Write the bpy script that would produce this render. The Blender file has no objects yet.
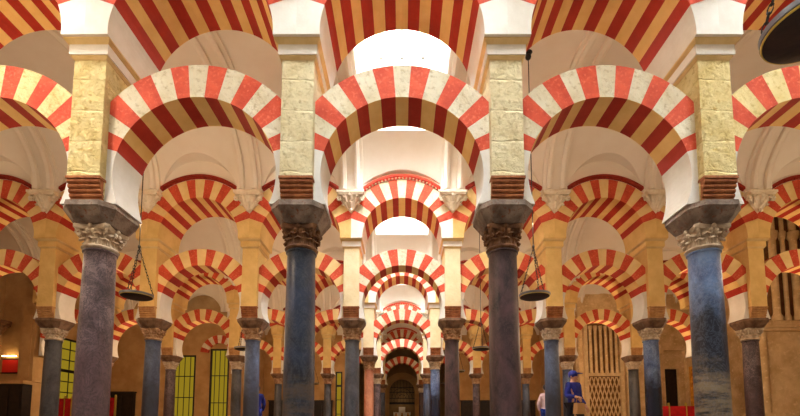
import bpy, bmesh, math, random
from math import sin, cos, pi, sqrt, radians, asin, tan
from mathutils import Vector, Matrix
random.seed(7)
scene = bpy.context.scene
COL = scene.collection

# ------------------------------------------------------------------ plan of the hall (metres)
E = 0.40                      # eye height of the photograph above the floor
S = 3.0                       # spacing of the columns in an arcade
D1, DN = 6.366, 6.73          # first arcade, distance between arcades
def RY(r): return D1 + DN * (r - 1)
H_CAP0, H_CAP1, H_IMP = 2.586, 2.93, 3.19        # heights over the eye: shaft top, capital top, impost-block top
H_COR, H_TOP = 3.53, 5.54                        # brick corbel top, pier cornice top
LC, LR0, LR1, LT = 3.64, 1.18, 1.68, 0.315       # lower arch: centre, radii, half thickness
UC, UR0, UR1, UT = 5.60, 1.17, 1.74, 0.60        # upper arch
PW, PD = 0.23, 0.445                             # pier half width, half depth
VS, VA, VB = 6.90, DN / 2 - UT, 1.98             # vault spring, half span, rise
LUC, LUR = 6.75, 1.17                            # lunettes of the vault
HX, HY, HT = 1.12, 1.95, 11.45                    # skylight opening half sizes, pane height

# ------------------------------------------------------------------ materials
def srgb(r, g, b):
    f = lambda c: (c / 255 / 12.92) if c / 255 <= .04045 else ((c / 255 + .055) / 1.055) ** 2.4
    return (f(r), f(g), f(b), 1)

def new_mat(name):
    m = bpy.data.materials.new(name); m.use_nodes = True
    nt = m.node_tree; nt.nodes.clear()
    out = nt.nodes.new('ShaderNodeOutputMaterial'); b = nt.nodes.new('ShaderNodeBsdfPrincipled')
    nt.links.new(b.outputs[0], out.inputs[0])
    return m, nt, b

def plaster(name, c1, c2, scale=3.0, rough=.85, bump=.15, bscale=30, c3=None, pits=0.0, spec=.3, courses=0):
    """mottled stone, paint or plaster"""
    m, nt, b = new_mat(name); N, L = nt.nodes.new, nt.links.new
    tc = N('ShaderNodeTexCoord')
    n1 = N('ShaderNodeTexNoise'); n1.inputs['Scale'].default_value = scale; n1.inputs['Detail'].default_value = 6
    n1.inputs['Roughness'].default_value = .62
    L(tc.outputs['Object'], n1.inputs['Vector'])
    r = N('ShaderNodeValToRGB'); r.color_ramp.elements[0].position = .34; r.color_ramp.elements[1].position = .66
    r.color_ramp.elements[0].color = c2; r.color_ramp.elements[1].color = c1
    L(n1.outputs['Fac'], r.inputs[0]); col = r.outputs[0]
    if c3:
        n3 = N('ShaderNodeTexNoise'); n3.inputs['Scale'].default_value = scale * 5; n3.inputs['Detail'].default_value = 4
        L(tc.outputs['Object'], n3.inputs['Vector'])
        r3 = N('ShaderNodeValToRGB'); r3.color_ramp.elements[0].position = .56; r3.color_ramp.elements[1].position = .72
        L(n3.outputs['Fac'], r3.inputs[0])
        mx = N('ShaderNodeMix'); mx.data_type = 'RGBA'; L(r3.outputs[0], mx.inputs[0]); L(col, mx.inputs[6]); mx.inputs[7].default_value = c3
        col = mx.outputs[2]
    L(col, b.inputs['Base Color'])
    nb = N('ShaderNodeTexNoise'); nb.inputs['Scale'].default_value = bscale; nb.inputs['Detail'].default_value = 5
    L(tc.outputs['Object'], nb.inputs['Vector'])
    h = nb.outputs['Fac']
    if pits:
        vo = N('ShaderNodeTexNoise'); vo.inputs['Scale'].default_value = 9; vo.inputs['Detail'].default_value = 9; vo.inputs['Roughness'].default_value = .72
        L(tc.outputs['Object'], vo.inputs['Vector'])
        mr = N('ShaderNodeMapRange'); mr.inputs['From Min'].default_value = .36; mr.inputs['From Max'].default_value = .52
        L(vo.outputs['Fac'], mr.inputs[0])
        if courses:
            sp = N('ShaderNodeSeparateXYZ'); L(tc.outputs['Object'], sp.inputs[0])
            wz = N('ShaderNodeMath'); wz.operation = 'MULTIPLY_ADD'; L(n1.outputs['Fac'], wz.inputs[0]); wz.inputs[1].default_value = .12; L(sp.outputs[2], wz.inputs[2])
            pm = N('ShaderNodeMath'); pm.operation = 'PINGPONG'; L(wz.outputs[0], pm.inputs[0]); pm.inputs[1].default_value = courses / 2
            pr = N('ShaderNodeMapRange'); pr.inputs['From Min'].default_value = 0; pr.inputs['From Max'].default_value = .018; L(pm.outputs[0], pr.inputs[0])
            mn = N('ShaderNodeMath'); mn.operation = 'MULTIPLY'; L(mr.outputs[0], mn.inputs[0]); L(pr.outputs[0], mn.inputs[1]); mr = mn
        ad = N('ShaderNodeMath'); ad.operation = 'MULTIPLY_ADD'; L(mr.outputs[0], ad.inputs[0]); ad.inputs[1].default_value = pits; L(h, ad.inputs[2])
        h = ad.outputs[0]
    bp = N('ShaderNodeBump'); bp.inputs['Strength'].default_value = bump; bp.inputs['Distance'].default_value = .03
    L(h, bp.inputs['Height']); L(bp.outputs[0], b.inputs['Normal'])
    b.inputs['Roughness'].default_value = rough; b.inputs['Specular IOR Level'].default_value = spec
    return m

def marble(name, c1, c2, vein, scale=2.2, rough=.32, vein_amt=.5, seed=0.0, tall=.45, band=None):
    m, nt, b = new_mat(name); N, L = nt.nodes.new, nt.links.new
    tc = N('ShaderNodeTexCoord'); mp = N('ShaderNodeMapping')
    mp.inputs['Location'].default_value = (seed, seed * 1.7, seed * .6); mp.inputs['Scale'].default_value = (1, 1, tall)
    L(tc.outputs['Object'], mp.inputs[0])
    n1 = N('ShaderNodeTexNoise'); n1.inputs['Scale'].default_value = scale; n1.inputs['Detail'].default_value = 8; n1.inputs['Roughness'].default_value = .65
    n1.inputs['Distortion'].default_value = .8
    L(mp.outputs[0], n1.inputs['Vector'])
    r = N('ShaderNodeValToRGB'); r.color_ramp.elements[0].position = .38; r.color_ramp.elements[1].position = .62
    r.color_ramp.elements[0].color = c2; r.color_ramp.elements[1].color = c1
    L(n1.outputs['Fac'], r.inputs[0])
    n2 = N('ShaderNodeTexNoise'); n2.inputs['Scale'].default_value = scale * 2.3; n2.inputs['Detail'].default_value = 9; n2.inputs['Roughness'].default_value = .75
    n2.inputs['Distortion'].default_value = 2.0
    L(mp.outputs[0], n2.inputs['Vector'])
    r2 = N('ShaderNodeValToRGB'); e = r2.color_ramp.elements
    e[0].position = .47; e[0].color = (0, 0, 0, 1); e[1].position = .50; e[1].color = (1, 1, 1, 1)
    k = e.new(.535); k.color = (0, 0, 0, 1)
    L(n2.outputs['Fac'], r2.inputs[0])
    ml = N('ShaderNodeMath'); ml.operation = 'MULTIPLY'; L(r2.outputs[0], ml.inputs[0]); ml.inputs[1].default_value = vein_amt
    mx = N('ShaderNodeMix'); mx.data_type = 'RGBA'; L(ml.outputs[0], mx.inputs[0]); L(r.outputs[0], mx.inputs[6]); mx.inputs[7].default_value = vein
    col = mx.outputs[2]
    # fine speckle of the stone
    n4 = N('ShaderNodeTexNoise'); n4.inputs['Scale'].default_value = 38; n4.inputs['Detail'].default_value = 3
    L(tc.outputs['Object'], n4.inputs['Vector'])
    r4 = N('ShaderNodeValToRGB'); r4.color_ramp.elements[0].position = .6; r4.color_ramp.elements[1].position = .75
    L(n4.outputs['Fac'], r4.inputs[0])
    m4 = N('ShaderNodeMath'); m4.operation = 'MULTIPLY'; L(r4.outputs[0], m4.inputs[0]); m4.inputs[1].default_value = .35
    mx4 = N('ShaderNodeMix'); mx4.data_type = 'RGBA'; L(m4.outputs[0], mx4.inputs[0]); L(col, mx4.inputs[6]); mx4.inputs[7].default_value = vein
    col = mx4.outputs[2]
    if band:   # another colour towards the foot of the shaft: (z from, z to, colour), with a ragged edge
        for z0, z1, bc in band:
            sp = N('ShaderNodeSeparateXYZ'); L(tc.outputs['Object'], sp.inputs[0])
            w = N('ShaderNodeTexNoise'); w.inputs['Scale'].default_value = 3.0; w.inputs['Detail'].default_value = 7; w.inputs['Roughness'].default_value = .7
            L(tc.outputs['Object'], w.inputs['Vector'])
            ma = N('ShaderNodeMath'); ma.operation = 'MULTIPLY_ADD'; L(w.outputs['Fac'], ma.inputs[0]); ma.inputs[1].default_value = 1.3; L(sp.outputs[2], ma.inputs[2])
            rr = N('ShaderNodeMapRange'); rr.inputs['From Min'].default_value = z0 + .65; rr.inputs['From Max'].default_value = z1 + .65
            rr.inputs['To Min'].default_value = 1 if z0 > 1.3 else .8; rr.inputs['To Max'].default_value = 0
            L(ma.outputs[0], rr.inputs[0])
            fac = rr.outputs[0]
            if z0 < 1.1:   # the lowest band only shows as ragged streaks
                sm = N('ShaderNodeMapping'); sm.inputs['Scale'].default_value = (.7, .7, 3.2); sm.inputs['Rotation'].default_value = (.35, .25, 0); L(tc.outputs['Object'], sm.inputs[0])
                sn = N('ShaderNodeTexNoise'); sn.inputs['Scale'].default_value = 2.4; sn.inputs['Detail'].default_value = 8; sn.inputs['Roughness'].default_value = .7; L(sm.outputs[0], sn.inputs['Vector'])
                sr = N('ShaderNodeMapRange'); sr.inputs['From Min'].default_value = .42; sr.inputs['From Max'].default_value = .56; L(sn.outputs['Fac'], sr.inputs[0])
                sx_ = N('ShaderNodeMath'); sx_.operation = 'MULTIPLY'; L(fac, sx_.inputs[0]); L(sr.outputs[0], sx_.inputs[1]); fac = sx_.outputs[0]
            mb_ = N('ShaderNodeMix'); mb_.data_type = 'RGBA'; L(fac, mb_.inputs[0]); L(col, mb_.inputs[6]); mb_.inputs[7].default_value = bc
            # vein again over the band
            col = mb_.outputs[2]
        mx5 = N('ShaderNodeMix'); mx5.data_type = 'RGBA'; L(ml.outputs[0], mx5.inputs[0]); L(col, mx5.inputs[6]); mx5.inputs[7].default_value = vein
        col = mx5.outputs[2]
    L(col, b.inputs['Base Color']); b.inputs['Roughness'].default_value = rough
    return m

def plain(name, c, rough=.6, metal=0.0):
    m, nt, b = new_mat(name)
    b.inputs['Base Color'].default_value = c; b.inputs['Roughness'].default_value = rough; b.inputs['Metallic'].default_value = metal
    return m

def glow(name, c, strength):
    m = bpy.data.materials.new(name); m.use_nodes = True; nt = m.node_tree; nt.nodes.clear()
    o = nt.nodes.new('ShaderNodeOutputMaterial'); e = nt.nodes.new('ShaderNodeEmission')
    e.inputs[0].default_value = c; e.inputs[1].default_value = strength
    nt.links.new(e.outputs[0], o.inputs[0]); return m

M = {}
M['red_face'] = plaster('brick red paint', srgb(212, 86, 56), srgb(182, 60, 38), 4, .8, .35, 26, srgb(220, 110, 80))
M['cream_face'] = plaster('pitted cream stone', srgb(240, 230, 204), srgb(222, 206, 170), 3, .9, .6, 22, srgb(200, 180, 140), pits=.7)
M['red_soffit'] = plaster('red ochre paint', srgb(184, 50, 30), srgb(160, 38, 22), 2.5, .75, .1)
M['ochre_soffit'] = plaster('yellow ochre paint', srgb(246, 204, 132), srgb(234, 186, 110), 2.5, .75, .1)
M['white'] = plaster('white limewash', srgb(238, 232, 222), srgb(222, 214, 200), 2, .85, .1)
M['vault'] = plaster('cream vault plaster', srgb(244, 235, 222), srgb(236, 224, 208), .8, .9, .05)
M['pier'] = plaster('weathered yellow limestone', srgb(238, 224, 184), srgb(220, 200, 152), 2.6, .92, .75, 18, srgb(196, 176, 132), pits=.9, courses=.46)
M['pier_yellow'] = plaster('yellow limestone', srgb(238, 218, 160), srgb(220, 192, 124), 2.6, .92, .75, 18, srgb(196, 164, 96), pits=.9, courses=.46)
M['pier_ochre'] = plaster('smooth ochre stone', srgb(232, 196, 128), srgb(214, 174, 104), 2.2, .9, .3, 18)  # yellower, smoother tone for the outer piers of the rear arcades
M['pier_smooth'] = plaster('cream dressed stone', srgb(238, 222, 182), srgb(224, 202, 154), 2.2, .9, .35, 18)
M['yellow_face'] = plaster('yellow cream tone', srgb(238, 208, 150), srgb(224, 188, 124), 2.5, .85, .2)  # yellower cream for the side arches of the rear arcades
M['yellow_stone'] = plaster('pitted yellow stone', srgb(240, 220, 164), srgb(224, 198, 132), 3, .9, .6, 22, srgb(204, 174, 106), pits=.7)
M['back_shaded'] = plaster('brown stone with painted shade', srgb(130, 90, 54), srgb(98, 64, 38), 3, .9, .3)  # stone darkened for the shade behind the carved shafts
M['hood_shaded'] = plaster('red moulding with painted shade', srgb(158, 48, 30), srgb(128, 34, 22), 5, .8, .1)  # red moulding darkened for the shade of the side bays
M['brick_tan'] = plaster('tan brick', srgb(206, 158, 104), srgb(176, 124, 78), 9, .85, .3, 40)
M['impost_brown'] = plaster('brown impost stone', srgb(140, 108, 82), srgb(88, 62, 46), 5, .7, .35, 30, srgb(118, 74, 48))
M['cornice'] = plaster('yellow painted cornice', srgb(228, 200, 146), srgb(214, 182, 122), 4, .85, .1)
M['brick'] = plaster('brown brick', srgb(176, 110, 66), srgb(132, 74, 42), 9, .85, .4, 40)
M['impost'] = plaster('dark weathered impost stone', srgb(150, 132, 116), srgb(92, 74, 62), 5, .7, .35, 30, srgb(118, 70, 48))
M['cap_pale'] = plaster('pale carved marble', srgb(222, 204, 178), srgb(180, 152, 122), 7, .6, .25, 30)
M['cap_tan'] = plaster('tan carved marble', srgb(196, 160, 120), srgb(142, 98, 66), 7, .6, .25, 30)
M['cap_brown'] = plaster('brown carved marble', srgb(150, 108, 74), srgb(92, 58, 38), 7, .55, .25, 30)
M['corbel'] = plaster('white carved plaster', srgb(246, 236, 218), srgb(226, 208, 180), 5, .8, .15)
M['hood_red'] = plaster('red moulding paint', srgb(204, 70, 44), srgb(178, 50, 32), 5, .8, .1)
M['wall'] = plaster('tan wall plaster', srgb(200, 160, 108), srgb(174, 132, 82), 1.2, .9, .2)
M['wall_stone'] = plaster('brown ashlar stone', srgb(228, 198, 150), srgb(196, 160, 114), 1.6, .9, .4, 14, srgb(234, 206, 160))
M['floor'] = marble('grey brown floor marble', srgb(122, 106, 90), srgb(96, 82, 68), srgb(76, 64, 54), 1.0, .3)
M['bronze'] = plain('dark bronze', srgb(58, 42, 32), .45, .8)
M['bronze_under'] = plaster('dark brown bronze', srgb(62, 40, 30), srgb(38, 24, 20), 6, .55, .1)  # mottled dark brown over the whole dish
M['brass'] = plain('brass rim', srgb(214, 190, 96), .35, .9)
M['steel'] = plain('grey blue steel', srgb(120, 124, 134), .4, .7)
M['chain'] = plain('old chain iron', srgb(40, 32, 26), .8, 0)
M['iron'] = plain('black iron', srgb(26, 22, 20), .5, .3)
M['wood'] = plaster('black stained wood', srgb(44, 30, 24), srgb(24, 16, 14), 5, .5, .1)
M['red_cloth'] = plaster('red cloth', srgb(190, 22, 26), srgb(150, 12, 18), 6, .85, .1)
M['gold'] = plaster('gilded carving', srgb(222, 160, 52), srgb(150, 92, 24), 6, .4, .3)
M['gold'].node_tree.nodes['Principled BSDF'].inputs['Metallic'].default_value = .6
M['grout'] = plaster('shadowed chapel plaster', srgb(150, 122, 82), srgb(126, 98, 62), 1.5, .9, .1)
M['daylight'] = glow('skylight daylight', (.86, .94, 1, 1), 72)
M['daylight_near'] = glow('skylight daylight over the viewer', (.84, .93, 1, 1), 52)
M['bar_grey'] = plain('grey window bars', srgb(92, 84, 76), .7)
M['bulb'] = glow('lamp flame', (1, .62, .25, 1), 6)
M['yellow_glass'] = glow('sunlit yellow window', srgb(204, 172, 44), .42)
M['sign_red'] = plain('red sign', srgb(220, 30, 24), .5)
M['sign_glow'] = glow('sign lamp', (1, .72, .32, 1), 12)

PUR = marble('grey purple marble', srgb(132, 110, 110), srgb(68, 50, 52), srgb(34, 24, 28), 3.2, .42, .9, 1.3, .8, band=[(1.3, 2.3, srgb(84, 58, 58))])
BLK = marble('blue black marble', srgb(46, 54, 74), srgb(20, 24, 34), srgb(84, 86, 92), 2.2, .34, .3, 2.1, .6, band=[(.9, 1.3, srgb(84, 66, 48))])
DPB = marble('purple brown marble', srgb(84, 56, 56), srgb(34, 22, 24), srgb(112, 84, 82), 2.8, .38, .3, 3.7, .6)
BLT = marble('blue black marble with tan bands', srgb(106, 128, 164), srgb(58, 74, 108), srgb(140, 146, 166), 2.4, .36, .22, 4.4, .7,
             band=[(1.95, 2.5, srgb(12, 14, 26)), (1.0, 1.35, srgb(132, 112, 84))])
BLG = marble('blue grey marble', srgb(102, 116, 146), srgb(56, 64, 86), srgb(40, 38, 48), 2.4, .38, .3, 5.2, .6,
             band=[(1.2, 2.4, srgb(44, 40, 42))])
GRY = marble('dark grey marble', srgb(84, 84, 90), srgb(44, 44, 50), srgb(120, 112, 104), 2.4, .38, .25, 6.1, .6)
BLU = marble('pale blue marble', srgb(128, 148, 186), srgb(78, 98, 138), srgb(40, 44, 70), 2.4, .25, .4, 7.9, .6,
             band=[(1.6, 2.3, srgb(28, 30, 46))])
SAL = marble('salmon pink marble', srgb(206, 134, 98), srgb(166, 96, 72), srgb(210, 160, 130), 2.4, .3, .3, 8.3, .6)
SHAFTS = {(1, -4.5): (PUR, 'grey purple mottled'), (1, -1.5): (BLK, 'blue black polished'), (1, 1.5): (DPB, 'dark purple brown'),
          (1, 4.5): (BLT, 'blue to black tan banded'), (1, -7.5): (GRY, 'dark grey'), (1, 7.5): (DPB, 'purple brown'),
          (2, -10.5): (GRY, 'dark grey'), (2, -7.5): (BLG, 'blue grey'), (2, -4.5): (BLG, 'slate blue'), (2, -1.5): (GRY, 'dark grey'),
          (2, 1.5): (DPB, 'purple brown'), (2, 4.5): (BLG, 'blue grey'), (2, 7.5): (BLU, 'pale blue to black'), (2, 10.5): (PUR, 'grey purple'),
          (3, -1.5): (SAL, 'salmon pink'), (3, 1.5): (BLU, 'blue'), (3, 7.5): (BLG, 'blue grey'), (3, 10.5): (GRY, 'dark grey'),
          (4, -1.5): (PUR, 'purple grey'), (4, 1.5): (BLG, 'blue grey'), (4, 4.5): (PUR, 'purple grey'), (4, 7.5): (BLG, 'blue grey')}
CAPS = {(1, -4.5): 'cap_pale', (1, -1.5): 'cap_brown', (1, 1.5): 'cap_brown', (1, 4.5): 'cap_pale', (2, 7.5): 'cap_pale', (2, 4.5): 'cap_pale', (2, 10.5): 'cap_pale'}

# ------------------------------------------------------------------ object helpers
def link(o, parent=None):
    COL.objects.link(o)
    if parent is not None: o.parent = parent
    return o

class MB:
    """collects shapes that become ONE mesh"""
    def __init__(s): s.v = []; s.f = []; s.m = []; s.sm = []
    def face(s, idx, mat=0, smooth=False): s.f.append(tuple(idx)); s.m.append(mat); s.sm.append(smooth)
    def pts(s, ps):
        b = len(s.v); s.v += [tuple(p) for p in ps]; return list(range(b, b + len(ps)))
    def hexa(s, p8, mat=0):
        i = s.pts(p8)
        for q in ((0, 3, 2, 1), (4, 5, 6, 7), (0, 1, 5, 4), (1, 2, 6, 5), (2, 3, 7, 6), (3, 0, 4, 7)):
            s.face([i[k] for k in q], mat)
    def box(s, x0, x1, y0, y1, z0, z1, mat=0):
        s.hexa([(x0, y0, z0), (x1, y0, z0), (x1, y1, z0), (x0, y1, z0), (x0, y0, z1), (x1, y0, z1), (x1, y1, z1), (x0, y1, z1)], mat)
    def frustum(s, ax, ay, z0, bx, by, z1, mat=0):
        s.hexa([(-ax, -ay, z0), (ax, -ay, z0), (ax, ay, z0), (-ax, ay, z0), (-bx, -by, z1), (bx, -by, z1), (bx, by, z1), (-bx, by, z1)], mat)
    def lathe(s, prof, n=24, mat=0, c=(0, 0, 0), smooth=True, a0=0.0, a1=2 * pi, sx=1.0, sy=1.0):
        full = abs(a1 - a0 - 2 * pi) < 1e-6
        cnt = n if full else n + 1
        rings = []
        for r, z in prof:
            rings.append(s.pts([(c[0] + sx * r * cos(a0 + (a1 - a0) * k / n), c[1] + sy * r * sin(a0 + (a1 - a0) * k / n), c[2] + z) for k in range(cnt)]))
        for a, b in zip(rings, rings[1:]):
            for k in range(n):
                k2 = (k + 1) % cnt
                s.face((a[k], a[k2], b[k2], b[k]), mat, smooth)
        if full:
            if prof[0][0] > 1e-4: s.face(rings[0][::-1], mat)
            if prof[-1][0] > 1e-4: s.face(rings[-1], mat)
    def tube(s, path, r, n=8, mat=0, closed=False):
        P = [Vector(p) for p in path]; rings = []
        rr = r if isinstance(r, (list, tuple)) else [r] * len(P)
        up = None
        for k, p in enumerate(P):
            if closed: t = P[(k + 1) % len(P)] - P[k - 1]
            else: t = P[min(k + 1, len(P) - 1)] - P[max(k - 1, 0)]
            t.normalize()
            if up is None: up = Vector((0, 0, 1)) if abs(t.z) < .9 else Vector((1, 0, 0))
            u = t.cross(up)
            if u.length < 1e-4: u = t.orthogonal()
            u.normalize(); w = u.cross(t)
            rings.append(s.pts([p + (u * cos(2 * pi * j / n) + w * sin(2 * pi * j / n)) * rr[k] for j in range(n)]))
        R = list(zip(rings, rings[1:])) + ([(rings[-1], rings[0])] if closed else [])
        for a, b in R:
            for j in range(n): s.face((a[j], a[(j + 1) % n], b[(j + 1) % n], b[j]), mat, True)
        if not closed: s.face(rings[0][::-1], mat); s.face(rings[-1], mat)
    def ball(s, c, r, n=12, mat=0, sx=1, sy=1, sz=1):
        s.lathe([(r * max(sin(pi * k / n), 1e-5), -r * sz * cos(pi * k / n)) for k in range(n + 1)], n * 2, mat, c, True, sx=sx, sy=sy)
    def mesh(s, name, mats, angle=40, fix=True):
        me = bpy.data.meshes.new(name); me.from_pydata(s.v, [], s.f)
        for m in mats: me.materials.append(m)
        me.polygons.foreach_set('material_index', s.m); me.polygons.foreach_set('use_smooth', s.sm)
        if fix:
            bm = bmesh.new(); bm.from_mesh(me); bmesh.ops.recalc_face_normals(bm, faces=bm.faces); bm.to_mesh(me); bm.free()
        me.update()
        if any(s.sm): me.set_sharp_from_angle(angle=radians(angle))
        return me
    def build(s, name, mats, parent=None, loc=(0, 0, 0), rz=0, **k):
        if not isinstance(mats, (list, tuple)): mats = [mats]
        o = bpy.data.objects.new(name, s.mesh(name, mats, **k)); o.location = loc; o.rotation_euler.z = rz
        return link(o, parent)

def tag(o, label, cat, group=None):
    o['label'] = label; o['category'] = cat
    if group: o['group'] = group
    return o
def thing(name, label, cat, loc=(0, 0, 0), rz=0, group=None):
    o = bpy.data.objects.new(name, None); o.empty_display_size = .2; o.location = loc; o.rotation_euler.z = rz
    link(o); return tag(o, label, cat, group)
def struct(o): o['kind'] = 'structure'; return o
def dup(o, parent=None):
    c = o.copy(); link(c, parent)
    for ch in list(o.children): dup(ch, c)
    return c
def set_mat(o, m):
    o.material_slots[0].link = 'OBJECT'; o.material_slots[0].material = m
def slot_mat(o, i, m):
    o.material_slots[i].link = 'OBJECT'; o.material_slots[i].material = m
def child(o, name):
    for c in o.children:
        if c.name.split('.')[0] == name: return c

# ------------------------------------------------------------------ words that single things out
ROWS = {1: 'nearest arcade', 2: 'second arcade', 3: 'third arcade', 4: 'fourth arcade', 5: 'fifth arcade'}
ORD = ['first', 'second', 'third', 'fourth', 'fifth', 'sixth']
def place(x, r):
    k = int(round((abs(x) - 1.5) / 3))
    return f"{ORD[k]} {'left' if x < 0 else 'right'} of the central aisle in the {ROWS[r]}"
def bay(x, r):
    k = int(round(abs(x) / 3))
    if k == 0: return f"over the central aisle in the {ROWS[r]}"
    return f"{ORD[k-1]} bay {'left' if x < 0 else 'right'} of the central aisle, {ROWS[r]}"

# ------------------------------------------------------------------ column
def make_capital():
    mb = MB(); h = H_CAP1 - H_CAP0
    mb.lathe([(.205, 0), (.235, .012), (.245, .03), (.235, .048), (.212, .06), (.212, .10), (.218, .18), (.235, .24), (.262, .275), (.262, .285)], 28)
    def leaf(a, z0, r0, hh, w, curl):
        n, rows = 4, 7
        grid = []
        for i in range(rows):
            t = i / (rows - 1)
            z = z0 + hh * sin(min(t * 1.25, 1.0) * pi / 2) - (curl * .5 * max(0, t - .72) / .28 if t > .72 else 0)
            r = r0 + .015 + .03 * t + curl * max(0, t - .45) ** 1.3 * 1.9
            ww = w * (sin(pi * (.18 + .72 * t)) ** .6)
            row = []
            for j in range(-n, n + 1):
                s_ = j / n
                da = ww * s_
                rr = r - .012 * abs(s_) + (.008 if j == 0 else 0) + (.006 if j % 2 else -.004)
                row.append((rr * cos(a + da / .25), rr * sin(a + da / .25), z - .02 * abs(s_) * t))
            grid.append(mb.pts(row))
        gi = []
        for i in range(rows):
            gi.append(mb.pts([tuple(Vector(mb.v[q]) * 1.0 + Vector((-.022 * cos(a), -.022 * sin(a), 0))) for q in grid[i]]))
        for i in range(rows - 1):
            for j in range(2 * n):
                mb.face((grid[i][j], grid[i][j + 1], grid[i + 1][j + 1], grid[i + 1][j]), 0, True)
                mb.face((gi[i][j], gi[i + 1][j], gi[i + 1][j + 1], gi[i][j + 1]), 0, True)
        for i in range(rows - 1):
            mb.face((grid[i][0], grid[i + 1][0], gi[i + 1][0], gi[i][0])); mb.face((grid[i][-1], gi[i][-1], gi[i + 1][-1], grid[i + 1][-1]))
        for j in range(2 * n): mb.face((grid[-1][j], grid[-1][j + 1], gi[-1][j + 1], gi[-1][j]))
    for k in range(8): leaf(2 * pi * k / 8, .06, .205, .115, .085, .075)
    for k in range(8): leaf(2 * pi * (k + .5) / 8, .06, .208, .19, .085, .085)
    vols = []
    for k in range(4):                                                     # corner volutes
        main = mb; mb = MB()
        a = pi / 4 + k * pi / 2; d = Vector((cos(a), sin(a), 0))
        path = []
        for t in range(15):
            q = t / 14 * 2.6 * pi; rr = .052 * (1 - t / 14 * .75)
            path.append(d * (.335 + rr * cos(q - pi / 2 + pi)) + Vector((0, 0, .236 - rr * sin(q - pi / 2 + pi) * 1.0)))
        path = [d * .235 + Vector((0, 0, .17)), d * .27 + Vector((0, 0, .235))] + path
        mb.tube(path, [.018, .024] + [.03 - .001 * t for t in range(15)], 8)
        for sg in (-1, 1):                                                  # helices toward each face
            b2 = a + sg * .62; e = Vector((cos(b2), sin(b2), 0))
            mb.ball(e * .285 + Vector((0, 0, .245)), .034, 6)
        vols.append(mb); mb = main
    main = mb; mb = MB()
    # abacus with hollowed sides
    pts = []
    for k in range(4):
        a = pi / 4 + k * pi / 2; b2 = a + pi / 2
        A = Vector((cos(a - .09), sin(a - .09), 0)) * .405; B = Vector((cos(a + .09), sin(a + .09), 0)) * .405; Cn = Vector((cos(b2 - .09), sin(b2 - .09), 0)) * .405
        pts += [A, B]
        for t in (.2, .4, .6, .8):
            p = B.lerp(Cn, t); n_ = Vector((cos(a + pi / 4), sin(a + pi / 4), 0)); pts.append(p - n_ * .06 * sin(pi * t))
    lo = mb.pts([(p.x * .93, p.y * .93, .282) for p in pts]); mi = mb.pts([(p.x, p.y, .31) for p in pts]); hi = mb.pts([(p.x, p.y, h) for p in pts])
    n = len(pts)
    for A, B in ((lo, mi), (mi, hi)):
        for j in range(n): mb.face((A[j], A[(j + 1) % n], B[(j + 1) % n], B[j]))
    mb.face(lo[::-1]); mb.face(hi)
    for k in range(4):                                                     # rosettes
        a = k * pi / 2; mb.ball((.285 * cos(a), .285 * sin(a), .31), .04, 6)
    ab = mb; mb = main
    for mb in [main, ab] + vols: mb.v = [(x * (1 - .14 * min(1, max(0, (z - .04) / .1))), y * (1 - .14 * min(1, max(0, (z - .04) / .1))), z) for x, y, z in mb.v]
    return main, ab, vols
def make_column():
    t = thing('column', '', 'column')
    mb = MB(); z1 = E + H_CAP0
    prof = [(.225, .22)]
    for k in range(1, 15):
        q = k / 14; prof.append((.225 + .006 * sin(pi * q) - .02 * q, .22 + (z1 - .26) * q))
    prof += [(.208, z1 - .035), (.224, z1 - .03), (.226, z1 - .014), (.214, z1 - .004), (.206, z1)]
    mb.lathe(prof, 40); mb.build('shaft', PUR, t)
    main, ab, vols = make_capital()
    c = main.build('capital', M['cap_tan'], t, (0, 0, z1)); ab.build('abacus', M['cap_tan'], c)
    for v in vols: v.build('volute', M['cap_tan'], c)
    mb = MB()                                                              # impost block: spreads from the capital to the arch feet
    def octo(fx, fy, sx, sy, z): return mb.pts([(-fx, -fy, z), (fx, -fy, z), (sx, -sy, z), (sx, sy, z), (fx, fy, z), (-fx, fy, z), (-sx, sy, z), (-sx, -sy, z)])
    rings = [octo(.18, .27, .27, .19, 0), octo(.205, .35, .315, .22, .07), octo(.228, .42, .375, .265, .17), octo(.232, .438, .385, .275, .185), octo(.232, .438, .385, .275, .26)]
    for A, B in zip(rings, rings[1:]):
        for j in range(8): mb.face((A[j], A[(j + 1) % 8], B[(j + 1) % 8], B[j]))
    mb.face(rings[0][::-1]); mb.face(rings[-1])
    mb.build('impost_block', M['impost'], t, (0, 0, E + H_CAP1))
    mb = MB(); mb.box(-.32, .32, -.32, .32, 0, .08)
    mb.lathe([(.30, .08), (.315, .10), (.315, .12), (.29, .14), (.26, .155), (.265, .17), (.255, .19), (.235, .22)], 32)
    mb.build('base', M['cap_tan'], t)
    return t

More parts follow.
